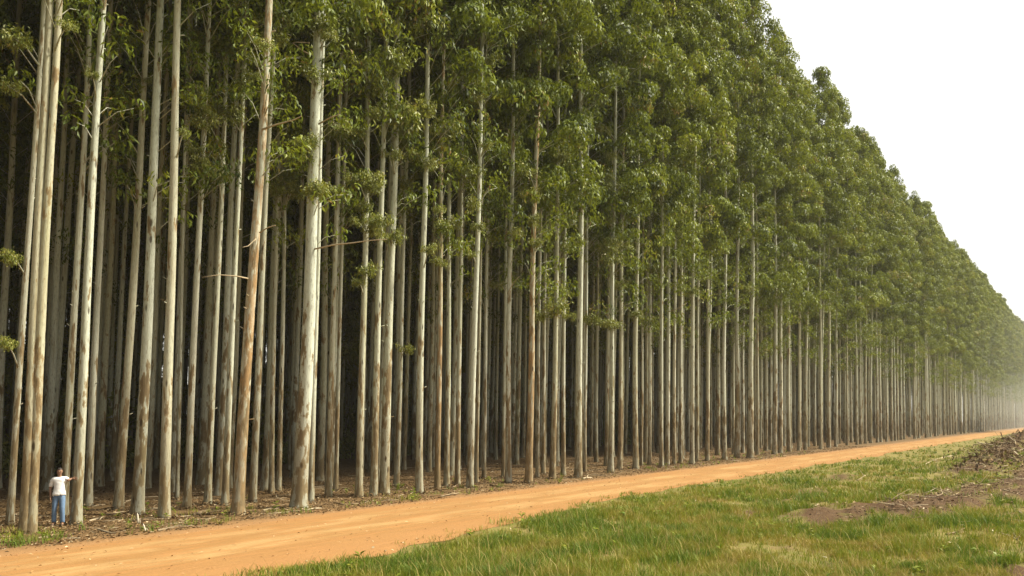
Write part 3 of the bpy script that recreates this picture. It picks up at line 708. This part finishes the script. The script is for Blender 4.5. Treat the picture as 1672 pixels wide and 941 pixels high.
def weeds(name, u, v, hf, label):
    mb = MB(); n = 9
    U = np.repeat(u, n); Vv = np.repeat(v, n); sc = np.repeat(rng.uniform(.5, 1.5, len(u)), n); z = hf(U, Vv)+rng.uniform(0, .16, len(U))*sc
    a = rng.uniform(0, 6.28, len(U)); ax = np.stack([np.cos(a), np.sin(a), rng.uniform(.1, 1.1, len(U))], 1)
    leaf_quads(mb, np.stack([U, Vv, z], 1), ax, np.stack([-np.cos(a)*.6, -np.sin(a)*.6, 0*a+.8], 1)+rng.normal(0, .2, (len(U), 3)), .12*sc*rng.uniform(.6, 1.2, len(U)), .05*sc, np.clip(rng.normal(.8, .15, len(U)), .2, 1), .2)
    o = link(bpy.data.objects.new(name, mb.mesh(name, [GRASS]))); o.rotation_euler.z = PHI
    return tag(o, label, 'weeds', kind='stuff')
n = 3600; u = 8+70*rng.random(n)**1.4; v = rng.uniform(-3, 15.6, n); k = (rng.random(n) < dens_mask(u, v)) & (fbm(u*.6, v*.6, 95) > .47); weeds('weeds', u[k], v[k], g_h, 'low leafy weeds growing among the grass')
n = 380; u = 8+70*rng.random(n)**1.4; v = rng.uniform(21.6, 28, n); k = fbm(u*.7, v*.7, 96) > .5; weeds('verge_weeds', u[k], v[k], flat, 'low leafy weeds along the foot of the trees')
# soil clods and slash
n = 14000; u = 22+100*rng.random(n)**1.3; v = 4.6+.028*(u-44)+rng.normal(0, 2.0, n); k = rng.random(n) < soil(u, v); u, v = u[k], v[k]
flakes('soil_clods', u, v, g_h, .13, [(0, C(.045, .025, .013)), (.6, C(.12, .07, .035)), (.9, C(.24, .16, .09)), (1, C(.40, .32, .22))], 'brown clods and bark chips on the bulldozed soil', 'soil', lift=.03)
n = 260; u = 26+80*rng.random(n); v = 4.6+.028*(u-44)+rng.normal(0, 1.4, n)
sticks('slash_twigs', u, v, g_h, (.3, 1.5), .018, 'thin slash twigs strewn over the bare soil', 'twigs', tl=.3)
n = 600; u = 8+50*rng.random(n); v = rng.uniform(-4, 15, n)
flakes('straw_flakes', u, v, g_h, .16, [(0, C(.20, .14, .07)), (.6, C(.34, .26, .14)), (1, C(.55, .47, .33))], 'dry straw and leaves lying in the grass', 'straw', lift=.05)
SB = 'slash branches on the bare soil'
for pts_, r0, tint, lab in [
 ([(1490, 768), (1530, 752), (1572, 742)], .05, .85, 'long pale slash branch lying above the brown soil band'),
 ([(1606, 738), (1622, 734), (1632, 727)], .07, .9, 'thick pale branch stub sticking out of the brush heap'),
 ([(1625, 752), (1648, 762), (1668, 768)], .08, .25, 'dark slash branch below the brush heap at the photo edge'),
 ([(1452, 824), (1462, 814), (1465, 806)], .03, .75, 'short leaning stick in the lower soil patch'),
 ([(1478, 832), (1486, 842)], .03, 1., 'pale short stick at the lower rim of the soil patch'),
 ([(1400, 785), (1418, 776)], .035, .7, 'stick on the grass left of the brown soil band'),
 ([(1560, 800), (1592, 792)], .04, .55, 'brown branch in the middle of the soil band'),
 ([(1640, 810), (1668, 816)], .04, .7, 'tan branch at the right end of the soil band'),
 ([(1655, 875), (1669, 890)], .03, .9, 'pale stick in the grass at the lower right corner'),
 ([(1545, 876), (1575, 872)], .03, .6, 'brown stick in the grass below the soil band')]:
    stick_thing('slash_branch', pts_, r0, tint, lab, 'branch', SB, forks=2)
# brush heaps: tangles nobody could count
def heap(name, uc, vc, su, sv, h, n, label):
    mb = MB()
    for k in range(n):
        a = rng.normal(0, su); b = rng.normal(0, sv); uu, vv = uc+a, vc+b; z = float(g_h(np.array(uu), np.array(vv))) + h*rng.random()*math.exp(-(a/su)**2*.4-(b/sv)**2*.4)
        L = rng.uniform(.6, 2.6); d = unit(np.array([rng.normal(), rng.normal(), rng.normal(0, .35)])); p = np.array([uu, vv, z]); r = rng.uniform(.012, .05)
        tube(mb, [p-d*L*.5, p+rng.normal(0, .08, 3)*L, p+d*L*.5], [r, r*.8, r*.4], 5, 0, rng.random())
    m = 900; P = np.stack([uc+rng.normal(0, su*1.1, m), vc+rng.normal(0, sv*1.1, m), 0*np.arange(m)], 1); P[:, 2] = g_h(P[:, 0], P[:, 1])+h*.8*rng.random(m)*np.exp(-((P[:, 0]-uc)/su)**2*.4)
    leaf_quads(mb, P, rng.normal(0, 1, (m, 3)), rng.normal(0, 1, (m, 3)), .3*rng.uniform(.5, 1.4, m), .10*rng.uniform(.5, 1.4, m), rng.random(m)*.45, .2, 1)
    o = link(bpy.data.objects.new(name, mb.mesh(name, [TWIG, DEADLEAF]))); o.rotation_euler.z = PHI
    return tag(o, label, 'brush heap', 'brush heaps', kind='stuff')
DEADLEAF = tinted('dead_leaves', [(0, C(.09, .055, .03)), (.5, C(.22, .14, .07)), (1, C(.34, .25, .14))])
heap('brush_heap', 80, 6.6, 8.0, 1.4, .45, 60, 'heap of dead brush on the soil ridge at the road end')
heap('brush_heap', 60, 5.4, 4.5, 1.0, .3, 30, 'low heap of dead brush on the bare soil band')
heap('brush_heap', 104, 7.0, 9, 1.6, .5, 55, 'far heap of dead brush hiding the end of the road')

# ------------------------------------------------------------------ the man by the tree
def skin_mesh(name, verts, edges_, rads, root, mat, sub=2):
    me = bpy.data.meshes.new(name); me.from_pydata(verts, edges_, []); o = bpy.data.objects.new(name, me); COL.objects.link(o)
    md = o.modifiers.new('skin', 'SKIN'); md.use_smooth_shade = True
    for k, r in enumerate(rads):
        d = me.skin_vertices[0].data[k]; d.radius = r if isinstance(r, tuple) else (r, r); d.use_root = (k == root)
    sb = o.modifiers.new('sub', 'SUBSURF'); sb.levels = sub; sb.render_levels = sub
    bpy.context.view_layer.update(); dg = bpy.context.evaluated_depsgraph_get()
    m2 = bpy.data.meshes.new_from_object(o.evaluated_get(dg)); m2.name = name
    bpy.data.objects.remove(o); m2.materials.clear(); m2.materials.append(mat)
    m2.polygons.foreach_set('use_smooth', np.ones(len(m2.polygons), bool)); return m2
SKIN = plain('skin', C(.25, .14, .085), .55, .3, .1); SHIRT = plain('white_shirt', C(.80, .79, .77), .85, .1, .04, 9)
JEANS = plain('blue_jeans', C(.13, .20, .31), .9, .1, .28, 14); HAIRM = plain('dark_hair', C(.018, .013, .010), .6, .3, .3); SHOE = plain('brown_shoes', C(.07, .045, .03), .6, .3, .2)
DARK = plain('dark_eye', C(.02, .015, .012), .3, .5, .1); LIP = plain('lips', C(.22, .09, .07), .6, .2, .1)
pb = ground_at(95, 859.3)
man = link(bpy.data.objects.new('person', None)); man.location = pb; MROT = math.radians(20); man.rotation_euler.z = MROT
tag(man, 'man in a white shirt and blue jeans standing with one hand on a trunk', 'person')
tb = ROOTS[124][1]; rel = Matrix.Rotation(-MROT, 3, 'Z') @ Vector(tb-pb)     # the trunk in the man's own frame
lx = lean_for(124, 857, 151); tr_c = np.array([rel.x+lx*1.42*math.cos(MROT), rel.y-lx*1.42*math.sin(MROT), 1.42]); tr_r = .185*ROOTS[124][2]*1.03
vd = unit(np.array([-.36, -.93, 0])); hp = tr_c + vd*(tr_r+.028); tg = np.array([-vd[1], vd[0], 0]); tg = tg if tg[0] > 0 else -tg
sh = np.array([.175, 0, 1.425]); wr = hp - tg*.10+vd*.01; el = (sh+wr)/2+np.array([0, -.07, -.055])
V = []; E = []; Rr = []
def add(p, r, par=None):
    V.append(tuple(p)); Rr.append(r)
    if par is not None: E.append((par, len(V)-1))
    return len(V)-1
pel = add((0, 0, .94), (.135, .10)); sp = add((0, 0, 1.14), (.125, .095), pel); ch = add((0, 0, 1.34), (.15, .105), sp); nb = add((0, .01, 1.465), (.07, .065), ch)
nk = add((0, 0, 1.525), .054, nb); jw = add((0, -.018, 1.585), (.062, .068), nk); hd = add((0, -.012, 1.65), (.074, .09), jw); tp = add((0, -.005, 1.705), (.066, .08), hd); add((0, 0, 1.742), (.035, .045), tp)
add((0, -.104, 1.632), .010, hd)
for s in (-1, 1): add((s*.082, .005, 1.642), .014, hd)
s1 = add(sh, .056, ch); e1 = add(el, .042, s1); w1 = add(wr, .029, e1)
def hand(w, c, dirf, nrm, thumb, spread):
    cid = add(c, (.036, .017), w)
    side = unit(np.cross(nrm, dirf))
    for k, L in enumerate((.062, .074, .070, .055)):
        o = side*(k-1.5)*.021; d = unit(dirf+side*(k-1.5)*spread)
        a = add(c+dirf*.035+o, .0095, cid); b = add(c+dirf*.035+o+d*L*.55-nrm*.004, .009, a); add(c+dirf*.035+o+d*L-nrm*.016, .0078, b)
    t1 = add(c-dirf*.012+thumb*.04, .011, cid); add(c+dirf*.025+thumb*.066, .0095, t1)
hand(w1, hp-tg*.03, tg, vd, np.array([0, 0, 1.]), .12)
s2 = add((-.175, .01, 1.42), .056, ch); e2 = add((-.25, .06, 1.15), .041, s2); w2 = add((-.225, -.02, .915), .028, e2)
hand(w2, np.array([-.215, -.05, .85]), unit(np.array([.06, -.12, -1.])), np.array([-1., 0, 0]), np.array([0, -.9, -.2]), .05)
LEG = []
for s, fx, fy in ((-1, -.125, .02), (1, .115, -.05)):
    h = add((s*.088, 0, .88), .088, pel); k = add((fx*.95, fy-.03, .49), .056, h); a = add((fx, fy+.02, .10), .04, k); t = add((fx*1.15, fy-.12, .045), (.042, .03), a); LEG.append((h, k, a, t))
body = skin_mesh('person_body', V, E, Rr, 0, SKIN, 2); link(bpy.data.objects.new('body', body), man)
A = lambda *a: np.array(a)
def chain(name, P, E, R, mat, root=0, sub=2): return link(bpy.data.objects.new(name, skin_mesh(name, [tuple(p) for p in P], E, R, root, mat, sub)), man)
# clothes grow from the body surface: pick the vertices by their nearest bone, push them out along the normals
co_ = np.zeros(len(body.vertices)*3); body.vertices.foreach_get('co', co_); co_ = co_.reshape(-1, 3)
no_ = np.array([v.normal[:] for v in body.vertices]); VA = np.array(V)
bd = np.full(len(co_), 9.); bi = np.zeros(len(co_), int); bt = np.zeros(len(co_))
for k, (a, b) in enumerate(E):
    L = VA[b]-VA[a]; t = np.clip(((co_-VA[a])@L)/(L@L), 0, 1); d_ = np.linalg.norm(co_-VA[a]-t[:, None]*L, axis=1)
    ra, rb = np.mean(Rr[a]), np.mean(Rr[b]); d_ = d_/(ra*(1-t)+rb*t)
    m_ = d_ < bd; bd[m_] = d_[m_]; bi[m_] = k; bt[m_] = t[m_]
EI = {e: k for k, e in enumerate(E)}
def cloth(name, mask, push, mat):
    keep = np.array([all(mask[list(p.vertices)]) for p in body.polygons]); fs = [tuple(p.vertices) for p, k in zip(body.polygons, keep) if k]
    ids = sorted({i for f in fs for i in f}); mp = {i: k for k, i in enumerate(ids)}
    me = bpy.data.meshes.new(name); me.from_pydata([tuple(co_[i]+no_[i]*push[i]) for i in ids], [], [[mp[i] for i in f] for f in fs]); me.materials.append(mat)
    me.polygons.foreach_set('use_smooth', np.ones(len(me.polygons), bool)); me.update()
    o = link(bpy.data.objects.new(name, me), man); so_ = o.modifiers.new('thick', 'SOLIDIFY'); so_.thickness = .008; so_.offset = -1; return o
Z_ = co_[:, 2]
torso = np.isin(bi, [EI[(pel, sp)], EI[(sp, ch)], EI[(ch, nb)], EI[(ch, s1)], EI[(ch, s2)]])
arm = (np.isin(bi, [EI[(s1, e1)], EI[(s2, e2)]])) & (bt < .88)
shirt_m = ((torso & (Z_ > .895) & (Z_ < 1.485)) | arm | (np.isin(bi, [EI[(pel, h_[0])] for h_ in LEG]) & (Z_ > .895)))
cloth('shirt', shirt_m, np.where(arm, .020, .022+.012*np.clip((1.15-Z_)/.2, 0, 1)) + .004*np.sin(Z_*55+co_[:, 0]*20), SHIRT)
legs = np.isin(bi, [EI[(h_[0], h_[1])] for h_ in LEG]+[EI[(h_[1], h_[2])] for h_ in LEG]+[EI[(pel, h_[0])] for h_ in LEG])
cloth('jeans', (legs & (Z_ > .085)) | (torso & (Z_ < .99)), .014+.012*np.clip((.5-Z_)/.3, 0, 1), JEANS)
for s, fx, fy in ((-1, -.125, .02), (1, .115, -.05)):
    chain('shoe', [A(fx, fy+.05, .05), A(fx*1.06, fy-.06, .045), A(fx*1.15, fy-.16, .038)], [(0, 1), (1, 2)], [(.045, .05), (.048, .042), (.046, .03)], SHOE, 0, 1)
# hair: a cap over the skull
mb = MB(); th = np.linspace(0, 2*np.pi, 20, endpoint=False); rows = []
for k, ph_ in enumerate(np.linspace(0, 1.75, 9)):
    lim = np.where(np.sin(th) < -.3, np.minimum(ph_, 1.12), ph_)
    rows.append(np.stack([.086*np.sin(lim)*np.cos(th), .003+.106*np.sin(lim)*np.sin(th), 1.66+.106*np.cos(lim)], 1))
G = np.concatenate(rows); i_ = np.arange(8)[:, None]*20; j_ = np.arange(20)[None, :]; k_ = (j_+1) % 20
mb.add(G, np.stack([i_+j_, i_+20+j_, i_+20+k_, i_+k_], -1).reshape(-1, 4)); link(bpy.data.objects.new('hair', mb.mesh('hair', [HAIRM], True)), man)
for s in (-1, 1):
    bm_ = MB(); tube(bm_, [A(s*.031-.012, -.094, 1.658), A(s*.031, -.099, 1.659), A(s*.031+.012, -.094, 1.658)], [.004, .007, .004], 6); link(bpy.data.objects.new('eye', bm_.mesh('eye', [DARK], True)), man)
bm_ = MB(); tube(bm_, [A(-.024, -.080, 1.593), A(0, -.086, 1.592), A(.024, -.080, 1.593)], [.004, .006, .004], 6); link(bpy.data.objects.new('mouth', bm_.mesh('mouth', [LIP], True)), man)

# ------------------------------------------------------------------ air
def volume(name, col, dens, aniso=0.0):
    m = bpy.data.materials.new(name); m.use_nodes = True; t = m.node_tree; t.nodes.clear()
    out = t.nodes.new('ShaderNodeOutputMaterial'); v = t.nodes.new('ShaderNodeVolumePrincipled')
    v.inputs['Color'].default_value = col; v.inputs['Density'].default_value = dens; v.inputs['Anisotropy'].default_value = aniso
    t.links.new(v.outputs[0], out.inputs['Volume']); return m
hz = MB(); X = 960; z0, z1 = -1.2, 48.5
cv = np.array([[x, y, z] for x in (-X, X) for y in (-X, X) for z in (z0, z1)], float)
hz.add(cv, np.array([[0, 1, 3, 2], [4, 6, 7, 5], [0, 4, 5, 1], [2, 3, 7, 6], [0, 2, 6, 4], [1, 5, 7, 3]]))
ho = link(bpy.data.objects.new('haze', hz.mesh('haze', [volume('haze_air', C(.93, .92, .88), .00025)]))); ho.rotation_euler.z = PHI
tag(ho, 'pale hazy air thickening towards the far end of the road', 'haze', kind='stuff')

me = bpy.data.meshes.new('dust_cloud'); import bmesh
bm = bmesh.new(); bmesh.ops.create_icosphere(bm, subdivisions=4, radius=1); bm.to_mesh(me); bm.free()
for k_, (uc, vc, su, sv, sz, dn) in enumerate([(330, 22, 150, 26, 26, .0006), (345, 24, 130, 34, 13, .0009), (310, 20, 90, 12, 10, .0006)]):
    dm = me.copy(); dm.materials.append(volume('road_dust', C(.72, .73, .72), dn))
    dc = link(bpy.data.objects.new('dust_cloud', dm)); dc.location = (*uv2w(uc, vc), sz*.45); dc.scale = (su, sv, sz); dc.rotation_euler.z = PHI
    tag(dc, ['thin tall dust veil over the far end of the road', 'wide low dust among the farthest trunks', 'small dust puff just above the far road'][k_], 'dust cloud', kind='stuff')
# ------------------------------------------------------------------ light
SUN_AZ = math.radians(84); SUN_EL = math.radians(49)     # azimuth clockwise from the viewing direction
w = bpy.data.worlds.new('World'); S.world = w; w.use_nodes = True; nt = w.node_tree; nt.nodes.clear()
out = nt.nodes.new('ShaderNodeOutputWorld'); bg = nt.nodes.new('ShaderNodeBackground'); sky = nt.nodes.new('ShaderNodeTexSky')
sky.sky_type = 'NISHITA'; sky.sun_disc = False; sky.sun_elevation = SUN_EL; sky.sun_rotation = SUN_AZ; sky.air_density = 1.0; sky.dust_density = 6.0; sky.ozone_density = 1.0
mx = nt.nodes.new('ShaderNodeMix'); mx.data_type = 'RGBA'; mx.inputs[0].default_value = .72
# thin overcast: a bright veil ahead, unseen sky behind dimmed to darken the wood
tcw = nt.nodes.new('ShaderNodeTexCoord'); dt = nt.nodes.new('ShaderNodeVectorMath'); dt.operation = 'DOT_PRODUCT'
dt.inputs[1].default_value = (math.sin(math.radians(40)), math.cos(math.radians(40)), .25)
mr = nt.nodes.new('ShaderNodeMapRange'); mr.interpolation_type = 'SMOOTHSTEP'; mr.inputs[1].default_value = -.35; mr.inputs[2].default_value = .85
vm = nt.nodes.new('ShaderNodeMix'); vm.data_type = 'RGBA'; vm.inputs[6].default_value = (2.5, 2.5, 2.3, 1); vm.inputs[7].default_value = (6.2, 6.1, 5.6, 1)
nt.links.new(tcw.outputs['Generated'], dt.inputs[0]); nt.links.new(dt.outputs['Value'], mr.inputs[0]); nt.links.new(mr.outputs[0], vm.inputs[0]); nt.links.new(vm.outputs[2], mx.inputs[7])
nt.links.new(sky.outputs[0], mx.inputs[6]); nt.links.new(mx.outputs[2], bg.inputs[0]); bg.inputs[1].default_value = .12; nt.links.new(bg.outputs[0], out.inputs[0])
sl = bpy.data.lights.new('sun', 'SUN'); sl.energy = 5.0; sl.angle = math.radians(10); sl.color = (1, .94, .77)
so = link(bpy.data.objects.new('sun', sl))
d = Vector((math.sin(SUN_AZ)*math.cos(SUN_EL), math.cos(SUN_AZ)*math.cos(SUN_EL), math.sin(SUN_EL)))
so.rotation_euler = (-d).to_track_quat('-Z', 'Y').to_euler(); so.location = (30, -30, 60)

cam = bpy.data.cameras.new('camera'); cam.sensor_width = 36; cam.lens = F/W0*36; cam.shift_y = (CY-H0/2)/W0; cam.clip_end = 5000; cam.clip_start = .1
co = link(bpy.data.objects.new('camera', cam)); co.location = (0, 0, EYE); co.rotation_euler = (math.pi/2+PITCH, 0, 0)
S.camera = co
S.render.engine = 'CYCLES'; cy = S.cycles
cy.max_bounces = 5; cy.diffuse_bounces = 2; cy.glossy_bounces = 1; cy.transmission_bounces = 2; cy.volume_bounces = 1; cy.transparent_max_bounces = 4
cy.use_denoising = True; cy.use_adaptive_sampling = True; cy.adaptive_threshold = .015; cy.caustics_reflective = False; cy.caustics_refractive = False
vs_ = S.view_settings; vs_.view_transform = 'Standard'; vs_.look = 'None'; vs_.gamma = 1; vs_.use_curve_mapping = False; vs_.exposure = .96
S.display_settings.display_device = 'sRGB'
